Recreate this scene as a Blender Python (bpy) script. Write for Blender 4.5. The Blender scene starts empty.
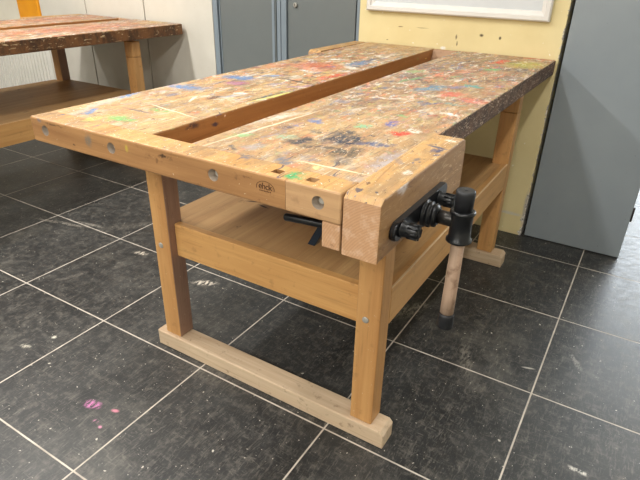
import bpy, bmesh, math, random
from mathutils import Vector, Matrix, Euler
random.seed(7)
COL = bpy.context.scene.collection
PI = math.pi

def lin(c):
    return tuple(((v/255)/12.92 if v/255 <= .04045 else ((v/255+.055)/1.055)**2.4) for v in c[:3]) + (1.0,)

PAINT_NARROW_SLAB = [
    (1.320, -1.121, 0.028, 0.015, 1.88, (62, 124, 182), 0.90),
    (1.272, -1.057, 0.156, 0.018, 1.87, (185, 185, 180), 0.60),
    (1.240, -0.931, 0.043, 0.015, 1.94, (62, 124, 182), 0.80),
    (1.437, -1.119, 0.053, 0.025, 0.03, (108, 176, 96), 0.80),
    (1.418, -1.042, 0.054, 0.006, -0.02, (110, 105, 105), 0.70),
    (1.383, -1.171, 0.027, 0.015, 1.43, (190, 200, 110), 0.60),
    (1.297, -0.741, 0.075, 0.035, 0.23, (62, 124, 182), 0.90),
    (1.345, -0.844, 0.025, 0.015, 0.93, (80, 95, 125), 0.70),
    (1.460, -1.005, 0.029, 0.020, 0.03, (108, 172, 100), 0.80),
    (1.485, -0.989, 0.106, 0.003, -0.17, (235, 220, 185), 0.90),
    (1.548, -0.968, 0.015, 0.015, 1.08, (215, 120, 80), 0.80),
    (1.331, -0.511, 0.069, 0.035, 0.25, (62, 124, 182), 0.90),
    (1.385, -0.591, 0.046, 0.030, 1.03, (150, 80, 140), 0.70),
    (1.495, -0.712, 0.038, 0.010, 0.05, (120, 60, 40), 0.70),
    (1.471, -0.799, 0.028, 0.015, 1.45, (45, 50, 60), 0.80),
    (1.503, -0.706, 0.017, 0.013, 0.22, (235, 235, 230), 0.90),
    (1.585, -0.693, 0.101, 0.004, 1.49, (50, 80, 50), 0.90),
    (1.605, -0.658, 0.126, 0.006, 1.45, (215, 215, 120), 0.80),
    (1.518, -0.443, 0.093, 0.006, -0.20, (45, 45, 50), 0.90),
    (1.436, -0.251, 0.028, 0.015, 0.28, (235, 235, 235), 0.90),
    (1.404, -0.406, 0.038, 0.020, 0.92, (110, 160, 205), 0.80),
    (1.418, -0.122, 0.104, 0.080, 0.08, (205, 90, 70), 0.60),
    (1.579, -0.290, 0.094, 0.020, 1.46, (210, 80, 55), 0.80),
    (1.437, -0.207, 0.080, 0.025, -0.29, (225, 150, 130), 0.70),
    (1.527, 0.031, 0.105, 0.028, 1.65, (70, 125, 165), 0.95),
    (1.518, 0.152, 0.052, 0.015, 1.56, (50, 60, 95), 0.90),
    (1.401, 0.056, 0.039, 0.025, 0.34, (235, 235, 225), 0.80),
    (1.578, -0.516, 0.038, 0.015, 0.87, (150, 110, 160), 0.70),
    (1.503, -0.522, 0.031, 0.020, 1.23, (170, 180, 200), 0.60),
    (1.559, 0.220, 0.029, 0.015, 1.17, (130, 135, 160), 0.60),
    (1.293, -0.222, 0.108, 0.040, 1.25, (185, 110, 90), 0.50),
    (1.304, -0.106, 0.034, 0.020, 1.51, (40, 60, 75), 0.70),
    (1.355, 0.278, 0.081, 0.006, 0.51, (110, 95, 85), 0.60),
    (1.545, -0.093, 0.047, 0.015, -0.63, (240, 235, 220), 0.80),
    (1.496, -0.755, 0.030, 0.015, 1.13, (150, 170, 190), 0.70),
    (1.234, -0.315, 0.043, 0.015, 0.12, (120, 50, 60), 0.60),
    (1.551, 0.422, 0.029, 0.020, 0.70, (190, 170, 110), 0.50),
    (1.429, -0.847, 0.033, 0.005, 2.02, (240, 230, 200), 0.90),
]
PAINT_WIDE_SLAB = [
    (1.919, -1.012, 0.032, 0.030, 0.86, (48, 55, 68), 0.95),
    (2.005, -0.950, 0.055, 0.055, 0.16, (44, 54, 72), 0.97),
    (1.975, -0.906, 0.025, 0.025, 0.90, (50, 60, 72), 0.80),
    (2.043, -1.036, 0.053, 0.035, 0.68, (62, 66, 66), 0.92),
    (2.073, -1.088, 0.025, 0.025, 0.41, (95, 95, 100), 0.70),
    (1.974, -1.037, 0.036, 0.010, 0.20, (60, 65, 70), 0.80),
    (2.081, -0.939, 0.040, 0.015, 0.52, (60, 80, 120), 0.85),
    (1.913, -0.929, 0.022, 0.015, -0.02, (60, 65, 70), 0.70),
    (2.002, -1.106, 0.019, 0.015, 0.78, (110, 115, 130), 0.70),
    (2.039, -1.214, 0.018, 0.018, 0.28, (60, 165, 105), 1.00),
    (2.006, -1.164, 0.015, 0.015, 0.37, (205, 110, 90), 0.60),
    (1.980, -0.826, 0.022, 0.015, 0.41, (110, 190, 150), 0.85),
    (1.861, -0.853, 0.020, 0.020, 0.91, (60, 120, 190), 0.90),
    (1.856, -0.910, 0.010, 0.010, 0.63, (110, 140, 190), 0.70),
    (2.032, -0.752, 0.033, 0.013, 1.46, (50, 85, 170), 0.90),
    (2.087, -0.836, 0.030, 0.022, 0.48, (208, 62, 48), 1.00),
    (2.103, -0.787, 0.019, 0.015, 0.62, (240, 238, 235), 0.80),
    (2.151, -1.040, 0.074, 0.025, 1.61, (165, 160, 168), 0.80),
    (1.949, -0.271, 0.078, 0.030, 1.19, (85, 140, 170), 0.85),
    (1.835, -0.162, 0.097, 0.010, 1.39, (90, 170, 115), 0.85),
    (1.780, -0.005, 0.044, 0.025, 0.91, (120, 190, 120), 0.60),
    (2.056, -0.149, 0.034, 0.020, -0.18, (60, 165, 160), 0.90),
    (2.036, -0.321, 0.051, 0.025, 1.09, (208, 85, 72), 0.85),
    (2.117, -0.373, 0.042, 0.035, 0.32, (215, 105, 90), 0.70),
    (2.033, -0.477, 0.034, 0.013, 0.83, (50, 75, 130), 0.90),
    (2.092, -0.448, 0.045, 0.010, -0.13, (110, 150, 140), 0.80),
    (2.128, -0.568, 0.016, 0.015, 0.29, (240, 238, 232), 0.90),
    (1.993, 0.455, 0.073, 0.020, 1.48, (222, 72, 42), 1.00),
    (2.018, 0.239, 0.028, 0.022, 1.08, (110, 185, 115), 0.90),
    (2.102, 0.445, 0.108, 0.070, 1.15, (192, 192, 75), 0.70),
    (2.034, 0.470, 0.035, 0.015, 0.30, (85, 80, 75), 0.80),
    (2.118, 0.661, 0.064, 0.022, 0.23, (205, 110, 75), 0.80),
    (1.834, -0.937, 0.023, 0.015, 1.03, (80, 75, 90), 0.75),
    (1.973, -1.154, 0.019, 0.013, 0.27, (90, 105, 125), 0.80),
    (1.896, -1.181, 0.015, 0.010, -0.11, (80, 95, 120), 0.80),
    (1.829, -1.145, 0.010, 0.010, 0.13, (70, 75, 80), 0.80),
    (2.076, -1.132, 0.077, 0.003, 0.05, (238, 225, 190), 0.90),
    (1.789, -0.961, 0.223, 0.004, 1.47, (238, 225, 195), 0.70),
    (1.788, -1.066, 0.021, 0.018, 1.02, (130, 190, 130), 0.70),
    (1.869, -1.013, 0.021, 0.015, 0.01, (140, 185, 160), 0.60),
    (1.863, -1.116, 0.020, 0.020, 0.99, (150, 165, 180), 0.50),
    (1.803, -0.624, 0.025, 0.025, 1.30, (125, 135, 155), 0.60),
    (1.887, -0.731, 0.021, 0.020, 0.37, (120, 130, 145), 0.70),
    (1.866, -0.577, 0.045, 0.010, 0.03, (90, 85, 80), 0.60),
    (1.896, -0.489, 0.049, 0.007, 0.36, (240, 235, 225), 0.80),
    (1.828, -0.355, 0.015, 0.015, 0.65, (90, 120, 150), 0.80),
    (2.097, -0.618, 0.014, 0.010, 0.23, (190, 70, 50), 0.70),
    (2.020, -0.187, 0.047, 0.015, 1.01, (90, 120, 190), 0.50),
    (2.142, -0.231, 0.039, 0.030, 1.04, (180, 120, 100), 0.50),
    (2.124, 0.085, 0.059, 0.035, 1.17, (120, 110, 120), 0.50),
    (1.934, 0.094, 0.150, 0.025, 1.36, (205, 130, 100), 0.50),
    (2.035, 0.142, 0.099, 0.020, 0.99, (205, 140, 110), 0.50),
    (1.886, 0.471, 0.120, 0.010, 0.92, (130, 90, 85), 0.60),
    (1.779, 0.324, 0.307, 0.003, 1.50, (60, 60, 70), 0.80),
    (1.761, -0.868, 0.075, 0.015, 1.40, (225, 215, 200), 0.60),
    (2.022, -0.666, 0.021, 0.010, 0.11, (110, 190, 130), 0.50),
    (2.047, -1.150, 0.010, 0.010, 0.25, (240, 230, 160), 0.60),
    (2.148, -1.152, 0.020, 0.020, 1.38, (150, 150, 155), 0.40),
]
PAINT_JAW = [
    (2.206, -0.895, 0.024, 0.006, -0.24, (60, 70, 100), 0.90),
    (2.217, -0.917, 0.021, 0.007, 0.95, (60, 70, 105), 0.90),
    (2.225, -0.949, 0.010, 0.005, 0.95, (60, 70, 105), 0.80),
    (2.201, -0.998, 0.013, 0.006, 1.45, (90, 90, 100), 0.70),
    (2.222, -0.833, 0.010, 0.010, -0.39, (240, 235, 220), 0.90),
    (2.177, -1.093, 0.084, 0.002, 1.68, (150, 110, 70), 0.70),
    (2.168, -1.025, 0.013, 0.010, 1.10, (120, 115, 120), 0.60),
    (2.216, -1.084, 0.019, 0.008, 1.67, (225, 215, 205), 0.70),
]
PAINT_END_FACE = [
    (1.459, -1.240, 0.858, 0.011, 0.020, (120, 112, 100), 0.90),
    (1.595, -1.240, 0.866, 0.005, 0.012, (190, 170, 70), 0.80),
    (1.709, -1.240, 0.868, 0.018, 0.006, (40, 25, 20), 0.90),
    (1.400, -1.240, 0.837, 0.005, 0.004, (50, 30, 25), 0.90),
    (1.270, -1.240, 0.876, 0.007, 0.008, (120, 115, 120), 0.80),
    (1.453, -1.240, 0.883, 0.019, 0.004, (130, 70, 50), 0.50),
    (1.331, -1.240, 0.875, 0.039, 0.003, (60, 40, 30), 0.70),
    (1.937, -1.240, 0.869, 0.013, 0.003, (100, 60, 40), 0.60),
]
PAINT_TROUGH_SIDE = [
    (1.610, -1.040, 0.874, 0.022, 0.010, (70, 55, 60), 0.90),
    (1.610, -0.957, 0.861, 0.014, 0.007, (55, 50, 75), 0.90),
    (1.610, -0.942, 0.886, 0.010, 0.007, (60, 70, 130), 0.90),
    (1.610, -1.103, 0.888, 0.012, 0.009, (160, 185, 120), 0.80),
    (1.610, -0.481, 0.887, 0.025, 0.006, (30, 30, 35), 0.90),
    (1.610, 0.456, 0.860, 0.010, 0.012, (130, 150, 80), 0.70),
    (1.610, 0.559, 0.852, 0.012, 0.005, (240, 210, 100), 0.90),
    (1.610, -0.917, 0.877, 0.004, 0.004, (235, 210, 190), 0.90),
]
PAINT_JAW_FACE = [
    (2.245, -1.146, 0.884, 0.024, 0.022, (215, 205, 200), 0.90),
    (2.245, -1.239, 0.895, 0.009, 0.005, (70, 60, 80), 0.80),
    (2.245, -1.199, 0.867, 0.003, 0.003, (80, 50, 40), 0.80),
]
MARKS_WALL = [
    (1.410, 0.680, 0.972, 0.013, 0.003, (90, 60, 40), 0.90),
    (1.529, 0.680, 0.973, 0.029, 0.002, (90, 70, 50), 0.80),
    (1.828, 0.680, 0.961, 0.009, 0.010, (60, 45, 35), 0.90),
    (1.917, 0.680, 0.955, 0.006, 0.010, (60, 45, 35), 0.90),
    (1.708, 0.680, 0.945, 0.004, 0.016, (80, 65, 50), 0.80),
    (1.716, 0.680, 0.915, 0.004, 0.014, (80, 65, 50), 0.80),
    (1.647, 0.680, 0.889, 0.014, 0.011, (240, 238, 232), 0.90),
    (1.341, 0.680, 0.904, 0.005, 0.003, (90, 70, 50), 0.80),
    (1.486, 0.680, 0.901, 0.005, 0.004, (240, 238, 230), 0.80),
    (2.116, 0.680, 0.111, 0.065, 0.011, (205, 200, 190), 0.90),
    (2.185, 0.680, 0.151, 0.010, 0.129, (175, 170, 165), 0.90),
]
MARKS_CUP = [
    (-0.068, 0.700, 0.464, 0.015, 0.015, (150, 140, 165), 0.50),
    (-0.308, 0.700, 0.868, 0.014, 0.010, (150, 140, 165), 0.40),
    (-0.531, 0.700, 0.982, 0.020, 0.010, (90, 190, 110), 0.90),
]
EXPOSURE = 0.0
LIGHTS = [(-.4, -1.1, 76), (1.2, -1.1, 27), (2.8, -1.5, 24), (-2.0, -1.2, 24), (-.4, -3.9, 54), (1.2, -3.9, 68), (2.8, -4.1, 60), (-2.0, -3.9, 20), (3.6, 2.4, 26)]
FLOOR_SPOTS = [
  (1.137,-.579,.05,.018,.5,(225,215,200),.95),(.70,-.545,.035,.015,.3,(225,215,200),.9),(.894,-1.252,0.02,.01,.3,(190,185,170),.9),
  (.93,-1.17,.018,.008,.6,(225,220,205),.9),(1.336,-1.31,.028,.016,.2,(200,120,175),1.0),(1.416,-1.29,.012,.006,.3,(205,130,150),.9),(1.40,-1.35,.01,.007,.3,(205,130,170),.9),(1.431,-1.358,.006,.005,0,(210,140,170),.9),
  (2.68,-.745,.026,.007,-.1,(230,225,215),.9),(2.71,-.78,.014,.004,1.4,(220,215,205),.8),(1.96,-.29,.075,.035,1.1,(150,145,132),.85),(2.00,-.22,.03,.02,.6,(165,160,150),.8),
  (2.462,-.376,.02,.004,.3,(200,195,185),.8),(2.26,-.45,.10,.02,-1.2,(130,126,118),.7),(.225,-.48,.10,.012,.2,(160,155,145),.6),(.09,-.55,.16,.012,.25,(165,158,146),.6),(.45,-.35,.2,.03,.9,(120,116,108),.5),
  (2.60,-.25,.05,.01,-1.0,(150,146,140),.7),(.62,-.85,.06,.012,1.2,(130,125,118),.6),(1.55,-1.0,.12,.05,.2,(120,115,108),.4),(.05,.14,.03,.008,.3,(160,155,145),.6)]

# ------------------------------------------------------------------ materials
class NT:
    """small helper around a material's node tree"""
    def __init__(s, name, rough=.6, metal=0.0, spec=.5):
        s.m = bpy.data.materials.new(name); s.m.use_nodes = True
        s.t = s.m.node_tree; s.n = s.t.nodes; s.l = s.t.links
        s.b = s.n['Principled BSDF']
        s.b.inputs['Roughness'].default_value = rough
        s.b.inputs['Metallic'].default_value = metal
        s.b.inputs['Specular IOR Level'].default_value = spec
        s.tc = s.n.new('ShaderNodeTexCoord').outputs['Object']
    def set(s, sock, v):
        if isinstance(v, bpy.types.NodeSocket): s.l.new(v, sock)
        else: sock.default_value = v
    def mapping(s, vec, loc=(0,0,0), rot=(0,0,0), scale=(1,1,1), typ='POINT'):
        n = s.n.new('ShaderNodeMapping'); n.vector_type = typ
        s.l.new(vec, n.inputs['Vector'])
        n.inputs['Location'].default_value = loc; n.inputs['Rotation'].default_value = rot; n.inputs['Scale'].default_value = scale
        return n.outputs[0]
    def noise(s, vec, scale=5, detail=4, rough=.55, color=False, dist=0):
        n = s.n.new('ShaderNodeTexNoise'); s.l.new(vec, n.inputs['Vector'])
        n.inputs['Scale'].default_value = scale; n.inputs['Detail'].default_value = detail
        n.inputs['Roughness'].default_value = rough; n.inputs['Distortion'].default_value = dist
        return n.outputs['Color' if color else 'Fac']
    def rng(s, v, a, b, c=0., d=1., smooth=False):
        n = s.n.new('ShaderNodeMapRange'); s.l.new(v, n.inputs['Value'])
        if smooth: n.interpolation_type = 'SMOOTHSTEP'
        n.inputs['From Min'].default_value = a; n.inputs['From Max'].default_value = b
        n.inputs['To Min'].default_value = c; n.inputs['To Max'].default_value = d
        return n.outputs['Result']
    def math(s, op, a, b=0.0, clamp=False):
        n = s.n.new('ShaderNodeMath'); n.operation = op; n.use_clamp = clamp
        s.set(n.inputs[0], a); s.set(n.inputs[1], b)
        return n.outputs[0]
    def vmath(s, op, a, b=(0,0,0), scale=None):
        n = s.n.new('ShaderNodeVectorMath'); n.operation = op
        s.set(n.inputs[0], a)
        if op != 'LENGTH' : s.set(n.inputs[1], b)
        if scale is not None: n.inputs['Scale'].default_value = scale
        return n.outputs['Value' if op == 'LENGTH' else 'Vector']
    def mix(s, f, a, b, mode='MIX'):
        n = s.n.new('ShaderNodeMix'); n.data_type = 'RGBA'; n.blend_type = mode
        s.set(n.inputs[0], f); s.set(n.inputs[6], a); s.set(n.inputs[7], b)
        return n.outputs[2]
    def bump(s, h, strength=.2, dist=.002):
        n = s.n.new('ShaderNodeBump'); n.inputs['Strength'].default_value = strength; n.inputs['Distance'].default_value = dist
        s.l.new(h, n.inputs['Height']); s.l.new(n.outputs[0], s.b.inputs['Normal'])
    def color(s, c): s.set(s.b.inputs['Base Color'], c)
    def sep(s, v):
        n = s.n.new('ShaderNodeSeparateXYZ'); s.l.new(v, n.inputs[0]); return n.outputs

ROOT = Vector((1.70, -.285, 0))          # base point of the near workbench

def strokes(nt, col, lst, three=False, off=ROOT, dist=.05, z=.885, patch=.46):
    """brush marks and spills with a shape of their own"""
    nz = nt.noise(nt.tc, 17, 7, .68, True)
    d = nt.vmath('SUBTRACT', nz, (.5,.5,.5))
    d = nt.vmath('SCALE', d, scale=dist*2)
    vec = nt.vmath('ADD', nt.tc, d)
    pn = nt.noise(nt.mapping(nt.tc, scale=(60,22,60)), 1.6, 5, .7)
    p2 = nt.noise(nt.mapping(nt.tc, (6,2,0), (0,0,.5), (110,40,90)), 1.0, 6, .75, dist=1.0)
    pm = nt.math('MULTIPLY', nt.rng(pn, patch-.07, patch+.02, 0, 1), nt.rng(p2, .40, .50, .60, 1))
    dv = nt.vmath('ADD', nt.tc, nt.vmath('SCALE', d, scale=.12))
    for i, st in enumerate(lst):
        thin = (not three) and st[3] < .0065
        if three:
            x, y, zz, L, H, c, s = st; H *= .7
            m = nt.mapping(vec, (x-off.x, y-off.y, zz), (0,0,0), (L,L,H), 'TEXTURE')
        else:
            x, y, L, w, a, c, s = st
            m = nt.mapping(vec, (x-off.x, y-off.y, z), (0,0,a), (L,w,.03), 'TEXTURE') if not thin else nt.mapping(dv, (x-off.x, y-off.y, z), (0,0,a), (L,w,.03), 'TEXTURE')
        f = nt.rng(nt.vmath('LENGTH', m), .55, 1.35, s, 0)
        if (not thin) if not three else max(L, H) > .009: f = nt.math('MULTIPLY', f, pm)
        col = nt.mix(f, col, lin(c))
    return col

def grain(nt, light, dark, axis=1, fine=1.0, seed=0, board=0):
    """long grain running along one axis, slow colour drift, pores"""
    sc = [26*fine]*3; sc[axis] = 1.3*fine
    v = nt.mapping(nt.tc, (seed*3.1, seed*1.7, seed*.9), (0,0,0), tuple(sc))
    g = nt.noise(v, 1.0, 6, .6, dist=.8)
    col = nt.mix(nt.rng(g, .3, .7), lin(light), lin(dark))
    sc = [150*fine]*3; sc[axis] = 5*fine
    p = nt.noise(nt.mapping(nt.tc, (seed, 0, 0), (0,0,0), tuple(sc)), 1.0, 3, .6)
    col = nt.mix(nt.rng(p, .56, .75, 0, .35), col, lin(tuple(int(c*.55) for c in dark)))
    big = nt.noise(nt.tc, 3.2, 3)
    col = nt.mix(nt.rng(big, .35, .7, 0, .3), col, lin(dark))
    return col, p

def mute(c, k=.17):
    y = .3*c[0]+.59*c[1]+.11*c[2]
    return tuple(v+(y-v)*k+d for v, d in zip(c, (0, 5, 7)))

def wood(name, light, dark, axis=1, rough=.5, seed=0, extra=None, dirt=.25, fine=1.0, bump=.12):
    light = mute(light); dark = mute(dark)
    nt = NT(name, rough)
    col, p = grain(nt, light, dark, axis, fine, seed)
    sp = nt.noise(nt.tc, 170, 2, .5)
    col = nt.mix(nt.rng(sp, .735, .76, 0, .7), col, lin((215, 200, 172)))
    sc = nt.noise(nt.mapping(nt.tc, (4,2,1)), 34, 4, .6)
    col = nt.mix(nt.rng(sc, .60, .72, 0, dirt), col, lin((95, 62, 38)))
    if extra: col = extra(nt, col)
    nt.color(col); nt.bump(p, bump, .0015)
    return nt.m

PAL = [((70,130,185), .60), ((200,75,55), .60), ((240,236,225), .57), ((95,175,120), .62), ((60,65,80), .585),
       ((150,95,140), .64), ((205,195,95), .62), ((225,140,105), .58), ((120,90,70), .56)]

def painted_top(name, lst, seed=0, light=(210,180,130), dark=(174,138,92), cover=1.0, tint=None, peak=False):
    nt = NT(name, .55)
    col, p = grain(nt, light, dark, 1, 1, seed)
    # the boards glued side by side
    xyz = nt.sep(nt.tc)
    bx = nt.math('FLOOR', nt.math('DIVIDE', xyz[0], .052))
    wn = nt.n.new('ShaderNodeTexWhiteNoise'); wn.noise_dimensions = '1D'; nt.l.new(bx, wn.inputs['W'])
    col = nt.mix(nt.math('MULTIPLY', wn.outputs['Value'], .22), col, lin((165,112,62)))
    fx = nt.math('FRACT', nt.math('DIVIDE', xyz[0], .052))
    seam = nt.math('LESS_THAN', fx, .022)
    col = nt.mix(nt.math('MULTIPLY', seam, .5), col, lin((110,78,48)))
    # worn grey dirt
    dn = nt.noise(nt.mapping(nt.tc, (seed,0,0), (0,0,0), (9,4,9)), 1.4, 7, .7)
    col = nt.mix(nt.rng(dn, .47, .62, 0, .55), col, lin((128,108,86)))
    lt = nt.noise(nt.mapping(nt.tc, (seed,4,0), (0,0,.4), (34,16,20)), 1.3, 8, .78)
    col = nt.mix(nt.rng(lt, .56, .62, 0, .4), col, lin((216,196,152)))
    # further down the bench the wood is buried under more paint
    if peak:   # most of the mess sits around one working place
        dens = nt.math('MULTIPLY', nt.rng(xyz[1], -.85, -.10, .22, 1, True), nt.rng(xyz[1], .55, .85, 1, .25, True))
    else:
        dens = nt.rng(xyz[1], -.75, .25, .30, 1, True)
    dens = nt.math('MULTIPLY', dens, nt.rng(nt.noise(nt.mapping(nt.tc, (seed,1,0)), 3.5, 3), .35, .6, .45, 1.1))
    if tint: col = nt.mix(nt.math('MULTIPLY', dens, .45), col, lin(tint))
    for i, (c, th) in enumerate(PAL):
        v = nt.mapping(nt.tc, (i*7.3+seed, i*3.1, i), (0,0,.9-.3*i), (34,15,30))
        f = nt.noise(v, 1.0, 7, .72, dist=.6)
        m = nt.rng(f, th-.015, th+.015, 0, .8*cover)
        m = nt.math('MULTIPLY', m, nt.math('ADD', dens, .04, True))
        col = nt.mix(m, col, lin(c))
    for i, (c, th) in enumerate((((96,104,112), .58), ((176,120,96), .60), ((110,132,120), .62), ((210,200,178), .58))):
        f = nt.noise(nt.mapping(nt.tc, (i*4.7+seed, 2, i), (0,0,.8-.5*i), (13,6,10)), 1.0, 8, .72, dist=.8)
        m = nt.math('MULTIPLY', nt.rng(f, th-.03, th+.05, 0, .5*cover), nt.math('ADD', dens, .15, True))
        col = nt.mix(m, col, lin(c))
    # hair-thin dragged strokes
    for i, (c, r) in enumerate((((226,216,192), .3), ((60,54,56), -.5), ((222,214,198), 1.1), ((80,60,48), .0), ((60,58,66), 1.6))):
        f = nt.noise(nt.mapping(nt.tc, (i*5.1, seed, 0), (0,0,r), (120,7,20)), 1.0, 3, .6, dist=.3)
        col = nt.mix(nt.rng(f, .675, .70, 0, .55), col, lin(c))
    # small dark nicks and pencil-like marks all over
    for k_, (cc, tt) in enumerate((((58,62,84), .655), ((92,62,40), .66), ((70,90,130), .68))):
        f = nt.noise(nt.mapping(nt.tc, (k_*3.3,seed+k_,0), (0,0,1.2-k_*.9), (60,26,40)), 1.0, 4, .6, dist=1.2)
        col = nt.mix(nt.rng(f, tt, tt+.015, 0, .8), col, lin(cc))
    col = strokes(nt, col, lst)
    sp = nt.noise(nt.tc, 170, 2, .5)
    col = nt.mix(nt.rng(sp, .70, .72, 0, .9), col, lin((245,240,228)))
    sp = nt.noise(nt.mapping(nt.tc, (3,3,3)), 120, 2, .5)
    col = nt.mix(nt.rng(sp, .71, .73, 0, .8), col, lin((45,42,50)))
    nt.color(col)
    nt.bump(nt.noise(nt.tc, 90, 5, .7), .35, .002)
    nt.set(nt.b.inputs['Roughness'], nt.rng(nt.noise(nt.tc, 20, 3), .3, .7, .4, .7))
    return nt.m

def plain(name, c, rough=.5, metal=0., var=.12, scale=8, bump=0., spec=.5, c2=None):
    nt = NT(name, rough, metal, spec)
    n = nt.noise(nt.tc, scale, 4)
    b = c2 or tuple(int(v*.8) for v in c)
    nt.color(nt.mix(nt.rng(n, .35, .7, 0, 1 if c2 else var*4), lin(c), lin(b)))
    if bump: nt.bump(nt.noise(nt.tc, 180, 4, .6), bump, .001)
    return nt.m

# ---- woods of the bench
M = {}
M['leg']   = wood('beech_leg', (216,154,82), (190,124,58), 2, .42, 1)
M['legside'] = wood('purple_brown_leg_side', (176,130,104), (150,106,84), 2, .5, 21)  # duller purple-brown tone for the right-hand faces of the left legs
M['railx'] = wood('beech_rail_across', (222,160,84), (200,134,62), 0, .42, 2)
M['raily'] = wood('beech_rail_along', (218,158,86), (196,132,64), 1, .42, 3)
M['foot']  = wood('worn_pale_beech_foot', (220,190,154), (192,154,116), 0, .6, 4, dirt=.5)
M['apron'] = wood('oiled_apron_wood', (198,138,76), (150,94,46), 0, .4, 5, lambda nt, c: strokes(nt, c, PAINT_END_FACE, True, dist=.014), dirt=.6)
M['endb']  = wood('fresh_pale_block_wood', (206,154,100), (176,124,76), 0, .5, 6)
M['trough']= wood('trough_side_wood', (184,120,56), (156,92,36), 1, .45, 7, lambda nt, c: strokes(nt, c, PAINT_TROUGH_SIDE, True, dist=.014))
def scuffs(nt, c):
    xyz = nt.sep(nt.tc)
    f = nt.noise(nt.mapping(nt.tc, (0,0,0), (.6,0,0), (30,22,90)), 1.3, 5, .65, dist=1)
    far = nt.rng(xyz[1], -.72, -.52, .25, 1)
    c = nt.mix(nt.math('MULTIPLY', nt.rng(f, .58, .62, 0, .8), far), c, lin((226,200,160)))
    g = nt.noise(nt.mapping(nt.tc, (2,0,0), (-.5,0,0), (30,16,60)), 1.3, 5, .65, dist=1)
    c = nt.mix(nt.rng(g, .60, .64, 0, .5), c, lin((110,76,48)))
    return strokes(nt, c, PAINT_JAW_FACE, True, dist=.014)
M['jawx']  = wood('jaw_face_wood', (188,134,76), (148,98,50), 1, .5, 8, scuffs)
M['ply'] = wood('shelf_plywood', (205,154,92), (176,122,66), 1, .5, 9, lambda nt, c: nt.mix(nt.rng(nt.noise(nt.mapping(nt.tc, scale=(10,5,5)), 2, 4), .66, .69, 0, .6), strokes(nt, c, [(1.50,-.600,.030,.006,.3,(70,45,25),1.),(1.475,-.640,.028,.005,.4,(70,45,25),1.),(1.53,-.655,.022,.005,-.2,(70,45,25),1.),(1.44,-.665,.012,.009,.1,(110,80,40),.9)], z=.49, dist=.02), lin((80,55,35))), dirt=.1)
M['ramp'] = wood('stained_ramp_wood', (182,134,92), (156,108,72), 0, .6, 10)
def endgrain():
    nt = NT('sawn_end_grain', .75)
    v = nt.mapping(nt.tc, (-.60,1,-.70), (0,0,0), (1,.05,1))
    w = nt.n.new('ShaderNodeTexWave'); w.wave_type = 'RINGS'; w.rings_direction = 'Y'
    nt.l.new(v, w.inputs['Vector']); w.inputs['Scale'].default_value = 65; w.inputs['Distortion'].default_value = 1.2; w.inputs['Detail'].default_value = 3; w.inputs['Detail Scale'].default_value = 6
    c = nt.mix(nt.rng(w.outputs['Fac'], 0, 1, 0, .3), lin((194,152,114)), lin((150,110,78)))
    n = nt.noise(nt.tc, 60, 5, .7)
    c = nt.mix(nt.rng(n, .5, .75, 0, .5), c, lin((225,200,180)))
    c = nt.mix(nt.rng(nt.noise(nt.mapping(nt.tc, (3,0,0)), 35, 5, .7), .62, .68, 0, .6), c, lin((120,85,62)))
    nt.color(c); nt.bump(n, .4, .002); return nt.m
M['endgrain'] = endgrain()
M['palerim'] = wood('pale_rim_wood', (236,200,150), (220,176,122), 1, .6, 14)  # paler tone for the narrow outer top strip of the right shelf rail
def chipped():
    nt = NT('stained_chipped_edge', .7)
    v = nt.mapping(nt.tc, (0,0,0), (.9,0,0), (30,45,160))
    f = nt.noise(v, 1.0, 6, .72, dist=1.2)
    g = nt.noise(nt.tc, 14, 6, .75)
    c = nt.mix(nt.rng(g, .35, .65), lin((50,38,36)), lin((112,82,64)))
    c = nt.mix(nt.rng(f, .555, .60, 0, .85), c, lin((206,184,164)))
    nt.color(c); nt.bump(f, .6, .003); return nt.m
M['dark_edge'] = chipped()
def chipped2():
    nt = NT('brown_battered_edge', .7)
    f = nt.noise(nt.mapping(nt.tc, (0,0,0), (.9,0,0), (30,25,90)), 1.0, 4, .65, dist=.8)
    g = nt.noise(nt.mapping(nt.tc, scale=(8,8,4)), 1.5, 5, .7)
    c = nt.mix(nt.rng(g, .4, .6), lin((128,86,50)), lin((74,50,32)))
    c = nt.mix(nt.rng(g, .64, .67, 0, .9), c, lin((38,28,26)))
    c = nt.mix(nt.rng(f, .60, .64, 0, .8), c, lin((215,190,150)))
    nt.color(c); nt.bump(f, .6, .003); return nt.m
M['brown_edge'] = chipped2()
M['top_narrow'] = painted_top('painted_top_narrow_slab', PAINT_NARROW_SLAB, 0, cover=1.0, peak=True)
M['top_wide'] = painted_top('painted_top_wide_slab', PAINT_WIDE_SLAB, 3.7, (208,180,132), (170,136,94), 1.0, tint=(164,132,108))
M['top_rail'] = painted_top('rail_top_wood', [q for q in PAINT_NARROW_SLAB+PAINT_WIDE_SLAB if q[1] < -1.12], 9, (214,174,114), (180,134,76), .15)
M['top_red'] = painted_top('red_smeared_top', [(-.01+ROOT.x+.25, .1, .5, .09, 1.5, (200,100,75), .4), (ROOT.x+.3, .75, .3, .1, 1.5, (200,180,120), .5), (ROOT.x-.3, .3, .4, .1, 1.5, (200,120,90), .35)], 12, (192,154,108), (150,112,74), 1.0, tint=(160,122,94))
M['jaw_top'] = painted_top('scribbled_jaw_top', PAINT_JAW, 5.1, (210,172,114), (176,134,80), .15)
M['black'] = plain('black_painted_cast_metal', (26,28,31), .32, .3, .1, 30, .2)
M['rubber'] = plain('black_rubber', (28,30,34), .5, 0, .1, 30)
M['darksteel'] = plain('dark_turned_steel', (62,60,58), .35, .8, .2, 40)
M['steel'] = plain('dull_bolt_steel', (186,184,176), .45, .35, .2, 60)
M['galv'] = plain('pale_recess_lining', (150,136,120), .7, 0, .2, 60)
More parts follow.
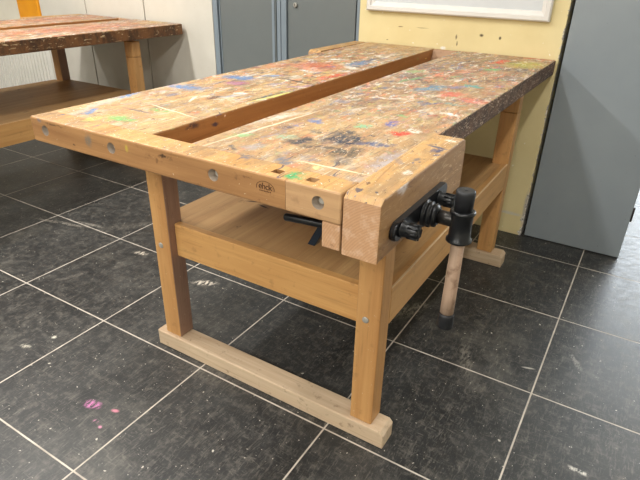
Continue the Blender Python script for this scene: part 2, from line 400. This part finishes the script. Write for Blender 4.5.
M['blue_steel'] = plain('blue_black_bracket', (28,38,52), .45, .3, .1, 30)
M['handle'] = wood('worn_handle_wood', (204,168,140), (172,130,100), 2, .6, 12, dirt=.5)
M['ink'] = plain('branded_dark_ink', (40,24,16), .8)
M['brand'] = plain('burnt_mark', (84,50,26), .8)

# ------------------------------------------------------------------ mesh helpers
class MB:
    def __init__(s): s.bm = bmesh.new()
    def box(s, x0, x1, y0, y1, z0, z1, bev=.002, seg=2, mi=0, only=None):
        vs = [s.bm.verts.new((x, y, z)) for x in (x0, x1) for y in (y0, y1) for z in (z0, z1)]
        idx = [(0,1,3,2), (4,6,7,5), (0,4,5,1), (2,3,7,6), (0,2,6,4), (1,5,7,3)]
        fs = [s.bm.faces.new([vs[i] for i in f]) for f in idx]
        for f in fs: f.material_index = mi
        if bev:
            es = list({e for f in fs for e in f.edges})
            if only: es = [e for e in es if only((e.verts[0].co+e.verts[1].co)/2)]
            if es: bmesh.ops.bevel(s.bm, geom=es, offset=bev, segments=seg, affect='EDGES', profile=.5)
        return s
    def cyl(s, p0, p1, r0, r1=None, seg=28, mi=0, bev=0):
        return s.lathe(p0, p1, [(0, r0), (1, r0 if r1 is None else r1)], seg, mi)
    def lathe(s, p0, p1, prof, seg=32, mi=0):
        p0, p1 = Vector(p0), Vector(p1); ax = p1-p0
        q = ax.to_track_quat('Z', 'Y'); rings = []
        for t, r in prof:
            c = p0+ax*t
            rings.append([s.bm.verts.new(c+q@Vector((r*math.cos(2*PI*k/seg), r*math.sin(2*PI*k/seg), 0))) for k in range(seg)])
        for a, b in zip(rings, rings[1:]):
            for k in range(seg):
                f = s.bm.faces.new((a[k], a[(k+1)%seg], b[(k+1)%seg], b[k])); f.smooth = True; f.material_index = mi
        f = s.bm.faces.new(list(reversed(rings[0]))); f.material_index = mi
        f = s.bm.faces.new(rings[-1]); f.material_index = mi
        return s
    def prism(s, pts, axis, a, b, mi=0, bev=0, seg=2):
        """pts: 2D outline; extruded along axis from a to b"""
        def P(u, v, w): return {'x': (w,u,v), 'y': (u,w,v), 'z': (u,v,w)}[axis]
        r0 = [s.bm.verts.new(P(u, v, a)) for u, v in pts]; r1 = [s.bm.verts.new(P(u, v, b)) for u, v in pts]
        n = len(pts); fs = []
        for k in range(n): fs.append(s.bm.faces.new((r0[k], r0[(k+1)%n], r1[(k+1)%n], r1[k])))
        caps = [s.bm.faces.new(r0), s.bm.faces.new(r1)]; fs += caps
        for f in fs: f.material_index = mi
        if bev:
            es = list({e for f in caps for e in f.edges})
            bmesh.ops.bevel(s.bm, geom=es, offset=bev, segments=seg, affect='EDGES', profile=.5)
        return s
    def by_normal(s, fn):
        s.bm.normal_update()
        bmesh.ops.recalc_face_normals(s.bm, faces=s.bm.faces); s.bm.normal_update()
        for f in s.bm.faces: f.material_index = fn(f.normal, f.calc_center_median())
        return s
    def build(s, name, mats, parent=None, shift=None, smooth=False):
        if shift is not None: bmesh.ops.translate(s.bm, verts=s.bm.verts, vec=shift)
        bmesh.ops.recalc_face_normals(s.bm, faces=s.bm.faces)
        me = bpy.data.meshes.new(name); s.bm.to_mesh(me); s.bm.free()
        if not isinstance(mats, (list, tuple)): mats = [mats]
        for m in mats: me.materials.append(m)
        if smooth:
            for p in me.polygons: p.use_smooth = True
        o = bpy.data.objects.new(name, me); COL.objects.link(o)
        if parent: o.parent = parent
        return o

def tag(o, label=None, cat=None, group=None, kind=None):
    if label: o['label'] = label
    if cat: o['category'] = cat
    if group: o['group'] = group
    if kind: o['kind'] = kind
    return o
def empty(name, loc):
    o = bpy.data.objects.new(name, None); COL.objects.link(o); o.location = loc; o.empty_display_size = .1
    return o
def children(o): return [c for c in bpy.data.objects if c.parent == o]
def copy_tree(o, parent=None):
    c = o.copy(); COL.objects.link(c)
    if parent: c.parent = parent
    for ch in children(o): copy_tree(ch, c)
    return c
def cut(o, cutters):
    """subtract simple solids from a mesh"""
    for c in cutters:
        m = o.modifiers.new('cut', 'BOOLEAN'); m.object = c; m.operation = 'DIFFERENCE'; m.solver = 'EXACT'
    dg = bpy.context.evaluated_depsgraph_get()
    me = bpy.data.meshes.new_from_object(o.evaluated_get(dg))
    o.modifiers.clear(); o.data = me
    for c in cutters: bpy.data.objects.remove(c)

# ------------------------------------------------------------------ the workbench
SH = -ROOT
def W(name, mb, mats, parent, label=None):
    o = mb.build(name, mats, parent, shift=SH)
    if label: o['label'] = label
    return o

def make_bench():
    r = empty('workbench', ROOT)
    ZT, ZB = .885, .820
    up = lambda a, b, c=0: (lambda n, p: a if n.z > .6 else (b if n.x > .6 else c))
    # two slabs with the tool trough between them
    W('benchtop_slab', MB().box(1.232, 1.61, -1.1755, .672, ZB, ZT, .004, only=lambda c: c.y > -1.17).by_normal(lambda n, p: 0 if n.z > .6 else 1), [M['top_narrow'], M['trough']], r)
    ws = W('benchtop_slab', MB().box(1.73, 2.163, -1.1755, .672, ZB, ZT, .005, only=lambda c: c.y > -1.17).by_normal(lambda n, p: 0 if n.z > .6 else (2 if n.x > .5 else 1)), [M['top_wide'], M['trough'], M['dark_edge']], r)
    for v in ws.data.vertices:
        if v.co.x+ROOT.x > 2.1: v.co.x += (v.co.y+ROOT.y+1.175)*.0105
    # the rail across the near end, bored for bolts and one bench dog
    er = W('end_rail', MB().box(1.233, 2.0345, -1.24, -1.176, ZB, ZT, .004, only=lambda c: c.y < -1.19 and c.x < 2.03).by_normal(lambda n, p: 0 if n.z > .6 else 1), [M['top_rail'], M['apron'], M['galv']], r)
    cb = W('corner_block', MB().box(2.0353, 2.157, -1.24, -1.176, ZB, ZT, .004, only=lambda c: (c.y < -1.19 and c.x > 2.04) or c.x > 2.15).by_normal(lambda n, p: 0 if n.z > .6 else 1), [M['top_rail'], M['endb'], M['galv']], r)
    xs = (1.289, 1.539, 1.853)
    def hole(x, z=.855):
        return MB().cyl((x, -1.26, z), (x, -1.222, z), .0135, mi=2).build('cutter', [M['top_rail'], M['apron'], M['galv']], r, shift=SH)
    def dog(x, y):
        return MB().box(x-.011, x+.011, y-.010, y+.010, .835, .9, 0, mi=1).build('cutter', [M['top_rail'], M['apron'], M['galv']], r, shift=SH)
    bpy.context.view_layer.update()
    cut(er, [hole(x) for x in xs] + [dog(1.998, -1.212)])
    cut(cb, [hole(2.108)] + [dog(2.078, -1.212)])
    for x in xs + (2.108,):
        W('rail_bolt', MB().lathe((x+.002, -1.2215, .856), (x+.002, -1.229, .856), [(0,.0075),(.8,.0075),(1,.006)], 20), M['steel'], r)
    # branded oval mark
    mk = MB(); n = 40
    for k in range(0, n):
        a0, a1 = -.25+PI*1.16*k/n, -.25+PI*1.16*(k+1)/n
        p = [(1.987+rr*.021*math.cos(a), .8565+rr*.0135*math.sin(a)) for rr, a in ((1,a0),(1.05,a0),(1.05,a1),(1,a1))]
        mk.prism(p, 'y', -1.2405, -1.2395)
    for k in range(8):
        x = 1.973+.0036*k; mk.box(x, x+.0022, -1.2405, -1.2395, .8490, .8512, 0)
    cu = bpy.data.curves.new('letters', 'FONT'); cu.body = 'ehck'; cu.size = .0185; cu.extrude = .0004; cu.align_x = 'CENTER'; cu.space_character = .92
    cu.offset = .0001
    to = bpy.data.objects.new('letters', cu); COL.objects.link(to); bpy.context.view_layer.update()
    tm = bpy.data.meshes.new_from_object(to.evaluated_get(bpy.context.evaluated_depsgraph_get()))
    tm.transform(Matrix.Translation((1.987, -1.2402, .8540)) @ Matrix.Rotation(PI/2, 4, 'X'))
    mk.bm.from_mesh(tm); bpy.data.objects.remove(to)
    W('maker_mark', mk, M['brand'], r, 'small dark branded oval mark with letters')
    # far end and the trough
    W('end_rail', MB().box(1.61, 1.73, .645, .672, ZB-.01, ZT-.002, .002).by_normal(lambda n, p: 0), [M['ramp']], r)
    W('trough_ramp', MB().prism([(.600,.784),(.645,.784),(.645,.882)], 'x', 1.611, 1.729, bev=.0), [M['ramp']], r, 'sloping stained end of the trough')
    W('trough_panel', MB().box(1.285, 1.98, -1.17, .66, .806, .8195, .001), M['trough'], r)
    # under frame
    LX = ((1.314, 1.384), (2.066, 2.136)); LY = ((-.965, -.902), (.285, .348))
    for (x0, x1) in LX:
        for k, (y0, y1) in enumerate(LY):
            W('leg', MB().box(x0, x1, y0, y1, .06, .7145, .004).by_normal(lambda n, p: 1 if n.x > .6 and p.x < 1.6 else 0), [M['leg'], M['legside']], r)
            W('leg_block', MB().box(x0, x1, y0, y1, .7155, .8055, .004), M['leg'], r)
    W('foot', MB().prism([(1.281,0),(2.181,0),(2.181,.048),(2.170,.06),(1.281,.06)], 'y', -.977, -.905, bev=.004), M['foot'], r, 'worn pale foot with scuffed end')
    W('foot', MB().prism([(1.281,0),(2.19,0),(2.19,.048),(2.178,.06),(1.281,.06)], 'y', .275, .352, bev=.004), M['foot'], r)
    # shelf and its rails
    W('shelf_rail', MB().box(1.385, 2.065, -.938, -.912, .380, .497, .003), M['railx'], r)
    W('shelf_rail', MB().box(1.385, 2.065, .300, .322, .380, .482, .003), M['railx'], r)
    W('shelf_rail', MB().box(2.112, 2.129, -.9015, .2845, .383, .4955, 0).box(2.129, 2.136, -.9015, .2845, .383, .496, .001).by_normal(lambda n, p: 1 if n.z > .5 and p.x > 2.129 else 0), [M['raily'], M['palerim']], r)
    W('shelf_rail', MB().box(1.314, 1.338, -.9015, .2845, .383, .482, .002), M['raily'], r)
    W('shelf', MB().prism([(1.386,-.9115),(2.065,-.9115),(2.065,-.9005),(2.1115,-.9005),(2.1115,.284),(2.063,.284),(2.063,.345),(1.386,.345),(1.386,.284),(1.298,.284),(1.298,-.9005),(1.386,-.9005)], 'z', .4825, .490), M['ply'], r)
    for x in (1.343, 2.095):
        W('frame_bolt', MB().lathe((x, -.9645, .418), (x, -.968, .418), [(0,.0095),(.6,.0095),(1,.007)], 24).cyl((x, -.9655, .418), (x, -.9685, .418), .004, seg=6), M['steel'], r)
    # near right vise: support block, thick jaw, plate, screw and handle
    W('support_block', MB().box(2.116, 2.156, -1.238, -.80, .765, .8195, .003).by_normal(lambda n, p: 1 if n.y < -.6 else 0), [M['endb'], M['endgrain']], r)
    jo = [(-1.240,.763),(-.772,.763),(-.772,.862),(-.780,.884),(-.800,.891),(-1.226,.888),(-1.240,.878)]
    jaw = MB().prism(jo, 'x', 2.1605, 2.236, bev=.0035).by_normal(lambda n, p: 2 if n.z > .55 else (1 if n.y < -.6 else 0))
    j = W('vise_jaw', jaw, [M['jawx'], M['endgrain'], M['jaw_top']], r, 'thick wooden vise jaw block')
    YS, ZS = -1.052, .800
    pl = [( -1.058+sx*(.124)+.0185*math.cos(a), .809+.0185*math.sin(a)) for sx, rg in ((1, [-PI/2+PI*k/10 for k in range(11)]), (-1, [PI/2+PI*k/10 for k in range(11)])) for a in rg]
    W('vise_plate', MB().prism(pl, 'x', 2.2365, 2.249, bev=.003), M['black'], j, 'black cast iron plate with rounded ends')
    for y, kz in ((-1.168, .811), (-.970, .804)):
        k = MB().lathe((2.2495, y, kz), (2.286, y, kz), [(0,.017),(.06,.0172),(.12,.0145),(.8,.0140),(.95,.0120),(1,.009)], 28)
        for a in range(8):
            c = Vector((2.264, y+.0142*math.cos(a*PI/4), kz+.0142*math.sin(a*PI/4)))
            k.cyl(c, c+Vector((.020,0,0)), .0022, seg=8)
        W('guide_knob', k, M['black'], j)
    W('screw_collar', MB().lathe((2.2495, YS, ZS), (2.280, YS, ZS), [(0,.029),(.14,.029),(.18,.0245),(.3,.0245),(.34,.027),(.48,.027),(.52,.0225),(.66,.0225),(.70,.0245),(.86,.0235),(1,.018)], 36), M['black'], j)
    W('vise_screw', MB().lathe((2.280, YS, ZS), (2.318, YS, ZS), [(0,.0145),(.5,.0145),(.9,.0152),(1,.0152)], 28).cyl((2.296, YS-.0158, ZS), (2.296, YS-.013, ZS), .003, seg=10), M['darksteel'], j, 'dark steel screw shaft')
    bx = 2.327
    W('handle_barrel', MB().lathe((bx, YS, .757), (bx, YS, .826), [(0,.021),(.03,.0258),(.09,.0258),(.13,.0222),(.5,.0212),(.87,.0222),(.91,.0252),(.97,.0252),(1,.021)], 36), M['black'], j, 'black cast barrel with flanged rims')
    h = W('vise_handle', MB().lathe((bx-.001, YS, .584), (bx, YS, .7565), [(0,.0148),(.3,.0145),(.6,.0142),(1,.0135)], 32), M['handle'], r, 'turned wooden handle hanging upright, worn pale')
    W('rubber_cap', MB().lathe((bx, YS, .8265), (bx, YS, .868), [(0,.0180),(.85,.0192),(.96,.0185),(1,.0165)], 32).cyl((bx, YS, .867), (bx, YS, .869), .004, seg=12), M['rubber'], h, 'black rubber end cap')
    W('rubber_tip', MB().lathe((bx-.001, YS, .546), (bx-.001, YS, .5835), [(0,.0155),(.08,.0178),(.8,.0170),(1,.0162)], 32), M['rubber'], h, 'black rubber foot')
    # guide rods and nut bracket under the top
    for y in (-1.185, -.925):
        W('guide_rod', MB().lathe((1.995, y, .776), (2.160, y, .790), [(0,.007),(.02,.0085),(1,.0085)], 20), M['black'], r, 'black steel guide rod')
    W('nut_bracket', MB().prism([(1.972,.650),(1.992,.650),(2.075,.8055),(2.052,.8055)], 'y', -1.062, -1.036, bev=.002), M['blue_steel'], r)
    # far left vise jaw
    W('vise_jaw', MB().prism([(.205,.763),(.663,.763),(.663,.884),(.218,.888),(.205,.878)], 'x', 1.158, 1.2235, bev=.004).by_normal(lambda n, p: 2 if n.z > .55 else (1 if n.y < -.6 else 0)), [M['jawx'], M['endgrain'], M['top_rail']], r)
    W('support_block', MB().box(1.229, 1.272, .21, .66, .765, .8195, .003), M['endb'], r)
    return r

b1 = make_bench()
tag(b1, 'wooden workbench in the foreground with paint-splattered top and black vise', 'workbench', 'school workbenches')
b2 = copy_tree(b1)
b2.location.x = ROOT.x - 2.292
tag(b2, 'second workbench cut off by the left edge, against the white cupboards', 'workbench', 'school workbenches')
for c in children(b2):
    if c.name.startswith('benchtop_slab'):
        for s_ in c.material_slots:
            rep = {M['top_narrow']: M['top_red'], M['top_wide']: M['top_red'], M['dark_edge']: M['brown_edge']}.get(s_.material)
            if rep: s_.link = 'OBJECT'; s_.material = rep

# ------------------------------------------------------------------ the room
def struct(name, mb, mat):
    o = mb.build(name, mat); o['kind'] = 'structure'; return o

def floor_mat():
    nt = NT('dark_slate_tiles', .42)
    xyz = nt.sep(nt.tc)
    T = .5
    def edge(s):
        f = nt.math('FRACT', nt.math('ADD', nt.math('DIVIDE', s, T), 40.0))
        return nt.math('MINIMUM', f, nt.math('SUBTRACT', 1.0, f))
    d = nt.math('MULTIPLY', nt.math('MINIMUM', edge(xyz[0]), edge(xyz[1])), T)
    wob = nt.math('MULTIPLY', nt.noise(nt.tc, 30, 3), .0012)
    g = nt.rng(nt.math('ADD', d, wob), .0023, .0038, 1, 0)
    # cloudy slate
    n1 = nt.noise(nt.tc, 4.5, 8, .68)
    n2 = nt.noise(nt.tc, 26, 8, .75)
    c = nt.mix(nt.rng(n1, .35, .68), lin((31,33,35)), lin((56,57,57)))
    c = nt.mix(nt.rng(n2, .50, .74, 0, .62), c, lin((118,114,107)))
    c = nt.mix(nt.rng(nt.noise(nt.mapping(nt.tc, (5,0,0)), 40, 6, .75), .56, .72, 0, .6), c, lin((30,31,32)))
    # fine scratches every which way
    for r_, s in ((.5, (90,16,1)), (-.7, (18,95,1)), (1.2, (110,22,1)), (2.4, (70,14,1))):
        f = nt.noise(nt.mapping(nt.tc, (r_*9,0,0), (0,0,r_), s), 1.0, 5, .65, dist=1.6)
        c = nt.mix(nt.rng(f, .57, .68, 0, .30), c, lin((132,128,120)))
    # trodden dust
    du = nt.noise(nt.mapping(nt.tc, (2.2,1,0)), 2.3, 7, .72)
    c = nt.mix(nt.rng(du, .55, .75, 0, .35), c, lin((150,146,136)))
    for th, sc, off in ((.755, 55, 0), (.75, 85, 4), (.745, 130, 8)):
        f = nt.noise(nt.mapping(nt.tc, (off,off,0)), sc, 1.5, .5)
        c = nt.mix(nt.rng(f, th, th+.015, 0, .9), c, lin((205,200,188)))
    c = strokes(nt, c, FLOOR_SPOTS, False, Vector((0,0,0)), .012, 0, .52)
    gc = nt.mix(nt.rng(nt.noise(nt.tc, 12, 4), .3, .7), lin((216,208,196)), lin((164,156,146)))
    col = nt.mix(g, c, gc)
    nt.color(col)
    nt.set(nt.b.inputs['Roughness'], nt.math('ADD', nt.rng(n2, .3, .7, .34, .52), nt.math('MULTIPLY', g, .4)))
    h = nt.math('SUBTRACT', nt.math('MULTIPLY', n2, .6), g)
    nt.bump(h, .35, .0015)
    return nt.m

struct('floor', MB().box(-5, 5, -5.5, 5.2, -.1, 0, 0), floor_mat())
M['ceil'] = plain('white_ceiling_board', (236,234,228), .9)
M['white_wall'] = plain('off_white_wall', (226,222,208), .85, c2=(214,208,192), scale=3)
struct('ceiling', MB().box(-5, 5, -5.5, 5.2, 2.8, 2.9, 0), M['ceil'])
struct('wall_left', MB().box(-5.1, -5, -5.5, 5.2, 0, 2.8, 0), M['white_wall'])
struct('wall_right', MB().box(5, 5.1, -5.5, 5.2, 0, 2.8, 0), M['white_wall'])
struct('wall_front', MB().box(-5, 5, -5.6, -5.5, 0, 2.8, 0), M['white_wall'])
struct('wall_back', MB().box(-1.655, 1.173, 1.16, 1.3, 0, 2.8, 0).box(-5, -1.655, .90, 1.3, 0, 2.8, 0), M['white_wall'])
def cream():
    nt = NT('cream_painted_plaster', .75)
    n = nt.noise(nt.tc, 5, 5)
    c = nt.mix(nt.rng(n, .3, .7), lin((224,210,162)), lin((214,198,148)))
    sp = nt.noise(nt.tc, 45, 3, .6)
    c = nt.mix(nt.rng(sp, .715, .74, 0, .8), c, lin((240,236,226)))
    c = strokes(nt, c, MARKS_WALL, True, Vector((0,0,0)), .006, patch=.2)
    # plaster chipped bare along the corner
    xyz = nt.sep(nt.tc)
    ed = nt.math('ADD', nt.rng(xyz[0], 2.150, 2.192, 0, 1), nt.rng(xyz[2], .0, .30, .28, 0))
    ch = nt.math('ADD', ed, nt.math('MULTIPLY', nt.math('SUBTRACT', nt.noise(nt.tc, 30, 6, .7), .5), 1.6))
    sc = nt.rng(nt.noise(nt.tc, 90, 5, .7), .42, .55)
    chip = nt.mix(sc, lin((120,116,112)), lin((218,212,204)))
    c = nt.mix(nt.rng(ch, .90, .98), c, chip)
    nt.color(c); nt.bump(nt.noise(nt.tc, 30, 6, .7), .25, .002); return nt.m
struct('wall_centre', MB().box(1.173, 2.190, .68, 5.2, 0, 2.8, .002), cream())
# far wall of the bay beyond the grey cabinet, with the daylight window
WY = 5.1
struct('wall_bay', MB().box(2.19, 5, WY, 5.2, 0, .8, 0).box(2.19, 5, WY, 5.2, 2.45, 2.8, 0).box(2.19, 2.55, WY, 5.2, .8, 2.45, 0).box(4.75, 5, WY, 5.2, .8, 2.45, 0), M['white_wall'])
M['upvc'] = plain('white_plastic', (238,238,236), .35, var=.03)
glass = NT('window_glass', .02)
glass.b.inputs['Transmission Weight'].default_value = 1; glass.b.inputs['IOR'].default_value = 1.45; glass.color(lin((250,252,252)))
wf = MB()
for x in (2.55, 3.26, 3.98, 4.69): wf.box(x, x+.06, WY+.01, WY+.07, .8, 2.45, .003)
wf.box(2.61, 4.69, WY+.01, WY+.07, .8, .86, .003).box(2.61, 4.69, WY+.01, WY+.07, 2.39, 2.45, .003)
wn = struct('window_1', wf, M['upvc'])
gp = MB().box(2.61, 4.69, WY+.035, WY+.041, .86, 2.39, 0).build('pane', glass.m, wn)

# white storage cupboards along the back
M['cupb'] = NT('cream_white_laminate', .45)
_c = M['cupb']; _n = _c.noise(_c.tc, 4, 5)
_col = _c.mix(_c.rng(_n, .3, .7), lin((212,209,199)), lin((202,198,187)))
_col = _c.mix(_c.rng(_c.noise(_c.tc, 60, 3), .72, .74, 0, .5), _col, lin((150,140,130)))
_c.color(strokes(_c, _col, MARKS_CUP, True, Vector((0,0,0)), .006, patch=.2)); M['cupb'] = _c.m
M['shadowgap'] = plain('dark_gap_lining', (46,46,46), .8)
CUP = [(-1.650, -1.098, 'white cupboard left of the green-marked one, behind the far bench'), (-1.092, -.485, 'white cupboard with a small green mark beside its right edge'), (-.479, .130, 'white cupboard nearest the grey lockers with faint printed marks')]
for x0, x1, lab in CUP:
    r = empty('storage_cupboard', ((x0+x1)/2, .93, 0)); sh = -Vector(((x0+x1)/2, .93, 0))
    MB().box(x0, x1, .725, 1.158, .0, 1.85, .003).build('carcass', M['cupb'], r, shift=sh)
    # the door's pattern is written in room coordinates
    d = MB().box(x0+.002, x1-.002, .702, .722, .06, 1.84, .0025).build('door', M['cupb'])
    d.data.transform(Matrix.Translation(sh)); d.parent = r
    MB().cyl((x0+.06, .7015, 1.15), (x0+.06, .689, 1.15), .012).build('door_knob', M['steel'], d, shift=sh)
    tag(r, lab, 'cupboard', 'white cupboards')
# grey steel lockers
def greysteel(name, c, c2):
    nt = NT(name, .42, 0, .5)
    c_ = nt.mix(nt.rng(nt.noise(nt.tc, 2.2, 4), .3, .7), lin(c), lin(c2))
    c_ = nt.mix(nt.rng(nt.noise(nt.tc, 70, 3), .73, .75, 0, .5), c_, lin((80,84,86)))
    nt.color(c_); nt.bump(nt.noise(nt.tc, 220, 2), .06, .0006); return nt.m
M['gdoor'] = greysteel('grey_locker_enamel', (112,118,118), (104,110,111))
M['gframe'] = greysteel('blue_grey_frame_enamel', (134,146,156), (122,134,144))
M['gdark'] = greysteel('shaded_door_return', (58,66,72), (50,56,62))
LK = [(.134, .648, .212, .606, 'grey steel locker beside the white cupboards, no lock in view'), (.652, 1.171, .735, 1.120, 'grey steel locker with a small round lock, beside the cream wall')]
for i, (x0, x1, d0, d1, lab) in enumerate(LK):
    c0 = Vector(((x0+x1)/2, .93, 0)); r = empty('steel_locker', c0)
    MB().box(x0, x1, .72, 1.158, 0, 1.85, .002).build('body', M['gdoor'], r, shift=-c0)
    fr = MB().box(x0, x0+.037, .70, .719, 0, 1.85, .003).box(x1-.026, x1, .70, .719, 0, 1.85, .003).box(x0+.037, x1-.026, .70, .719, 0, .06, .002).box(x0+.037, x1-.026, .70, .719, 1.80, 1.85, .002)
    fr.build('frame', M['gframe'], r, shift=-c0)
    d = MB().box(x0+.046, x1-.036, .706, .719, .068, 1.792, .004).build('door', M['gdoor'], r, shift=-c0)
    if i:
        k = MB().lathe((.752, .7055, 1.038), (.752, .694, 1.038), [(0,.013),(.7,.013),(1,.010)], 24)
        k.build('door_lock', M['steel'], d, shift=-c0)
        MB().box(.7505, .7535, .6925, .694, 1.031, 1.045, 0).build('keyhole', M['ink'], d, shift=-c0)
    else:
        MB().box(x0+.052, x0+.058, .7015, .7055, .075, 1.785, .001).box(x1-.062, x1-.044, .7015, .7055, .075, 1.785, .001).build('pressed_rib', M['gframe'], d, shift=-c0)
    tag(r, lab, 'locker', 'grey steel lockers')
# tall grey cabinet at the right
M['gcab'] = greysteel('grey_cabinet_enamel', (142,151,157), (132,141,148))
c0 = Vector((2.43, .93, 0)); r = empty('metal_cabinet', c0)
MB().box(2.206, 2.652, .690, 1.20, .004, 1.95, .003).build('body', M['gcab'], r, shift=-c0)
MB().box(2.215, 2.64, .70, 1.19, 0, .004, 0).build('base_plate', M['ink'], r, shift=-c0)
MB().cyl((2.656, .694, .20), (2.656, .694, .27), .004, seg=12).build('hinge', M['ink'], r, shift=-c0)
MB().cyl((2.656, .694, 1.50), (2.656, .694, 1.57), .004, seg=12).build('hinge', M['ink'], r, shift=-c0)
tag(r, 'tall plain grey metal cabinet at the right of the cream wall', 'cabinet')
# whiteboard low edge on the cream wall
M['board'] = plain('whiteboard_enamel', (205,210,214), .25, var=.03)
M['bframe'] = plain('white_plastic_frame', (222,220,216), .4, var=.05)
c0 = Vector((1.672, .68, 1.36)); r = empty('whiteboard', c0)
X0, X1, Z0, Z1 = 1.222, 2.122, 1.040, 1.68
fb = MB(); prof = [(0,0),(0,-.020),(.006,-.026),(.022,-.026),(.026,-.020),(.040,-.016),(.046,-.006),(.046,0)]
def corner(ix, iz, t, d): return ((X0+t) if ix == 0 else (X1-t), .679+d, (Z0+t) if iz == 0 else (Z1-t))
ring = [[fb.bm.verts.new(corner(ix, iz, t, d)) for t, d in prof] for ix, iz in ((0,0),(1,0),(1,1),(0,1))]
for a in range(4):
    A, B_ = ring[a], ring[(a+1)%4]
    for k in range(len(prof)):
        fb.bm.faces.new((A[k], B_[k], B_[(k+1)%len(prof)], A[(k+1)%len(prof)]))
fb.build('frame', M['bframe'], r, shift=-c0)
MB().box(X0+.040, X1-.040, .668, .679, Z0+.040, Z1-.040, 0).build('board_panel', M['board'], r, shift=-c0)
tag(r, 'white framed board on the cream wall, only its lower edge in view', 'whiteboard')
# radiator behind the far bench
M['rad'] = plain('white_radiator_enamel', (232,230,222), .4, var=.05)
c0 = Vector((-2.5, .82, 0)); r = empty('radiator', c0)
RX0, RX1, ry = -3.3, -1.72, .78
pts = []; npleat = 32; w = (RX1-.09-RX0)/npleat
for k in range(npleat):
    x = RX0+k*w; pts += [(x, ry), (x+w*.58, ry), (x+w*.66, ry+.030), (x+w*.92, ry+.030)]
pts += [(RX1-.1, ry), (RX1, ry), (RX1, ry+.05), (RX0, ry+.05)]
MB().prism(pts, 'z', .06, .70).build('ribbed_panel', M['rad'], r, shift=-c0)
MB().box(RX0, RX1, ry-.004, .85, .701, .715, .003).build('top_grille', M['rad'], r, shift=-c0)
for x in (RX0+.2, RX1-.2):
    MB().box(x, x+.04, .831, .8985, .15, .65, .002).build('wall_bracket', M['rad'], r, shift=-c0)
tag(r, 'white ribbed radiator seen below the top of the far bench', 'radiator')
# yellow post
M['yel'] = plain('yellow_gloss_paint', (236,158,10), .35, var=.05, c2=(226,146,6))
yp = MB().prism([(-2.245,.898),(-2.245,.885),(-2.238,.878),(-2.185,.878),(-2.175,.865),(-1.945,.865),(-1.935,.875),(-1.935,.898)], 'z', 0, 2.8)
o = yp.build('post', M['yel']); o.data.transform(Matrix.Translation((2.09, -.88, 0))); o.location = (-2.09, .88, 0)
tag(o, 'bright yellow post on the back wall behind the far bench', 'post')

# ------------------------------------------------------------------ light
world = bpy.data.worlds.new('overcast'); bpy.context.scene.world = world; world.use_nodes = True
bg = world.node_tree.nodes['Background']; bg.inputs[0].default_value = (.86,.93,1,1); bg.inputs[1].default_value = 4.0
lampm = NT('lit_diffuser', .5)
em = lampm.b; em.inputs['Emission Color'].default_value = (1,.965,.91,1); em.inputs['Emission Strength'].default_value = 1.5; lampm.color((.9,.9,.9,1))
def ceiling_light(x, y, power, lab, sx=.18, sy=1.25):
    c0 = Vector((x, y, 2.8)); r = empty('ceiling_light', c0)
    MB().box(x-sx/2-.02, x+sx/2+.02, y-sy/2-.02, y+sy/2+.02, 2.775, 2.7995, .002).build('housing', M['upvc'], r, shift=-c0)
    MB().box(x-sx/2, x+sx/2, y-sy/2, y+sy/2, 2.770, 2.7745, 0).build('diffuser', lampm.m, r, shift=-c0)
    L = bpy.data.lights.new('lamp', 'AREA'); L.shape = 'RECTANGLE'; L.size = sx; L.size_y = sy; L.energy = power; L.color = (1,.965,.91)
    lo = bpy.data.objects.new('lamp', L); COL.objects.link(lo); lo.location = (0,0,-.035); lo.parent = r
    tag(r, lab, 'ceiling light', 'ceiling light fittings')
for x, y, p in LIGHTS:
    ceiling_light(x, y, p, 'long white ceiling light tube fitting, out of the picture overhead')
L = bpy.data.lights.new('window_daylight', 'AREA'); L.shape = 'RECTANGLE'; L.size = 2.1; L.size_y = 1.5; L.energy = 150; L.color = (.85,.93,1)
lo = bpy.data.objects.new('window_daylight', L); COL.objects.link(lo); lo.location = (3.65, WY-.03, 1.62); lo.rotation_euler = (-PI/2, 0, 0)

# ------------------------------------------------------------------ camera
cam = bpy.data.cameras.new('camera'); co = bpy.data.objects.new('camera', cam); COL.objects.link(co)
cam.sensor_width = 36; cam.lens = 36*533.087/640; cam.clip_start = .02; cam.clip_end = 60
Rm = Matrix(((0.851645134507105, -0.2569145330371676, 0.456832012434187), (0.5237075272969254, 0.38261019363340565, -0.7611437877171093), (0.020760316060099503, 0.8874707670915712, 0.4603961846442505)))
co.matrix_world = Matrix.Translation((2.57995, -2.015469, 1.24845)) @ Rm.to_4x4()
sc = bpy.context.scene; sc.camera = co
sc.view_settings.view_transform = 'Standard'; sc.view_settings.look = 'None'; sc.view_settings.gamma = 1
sc.view_settings.use_curve_mapping = False; sc.view_settings.exposure = EXPOSURE
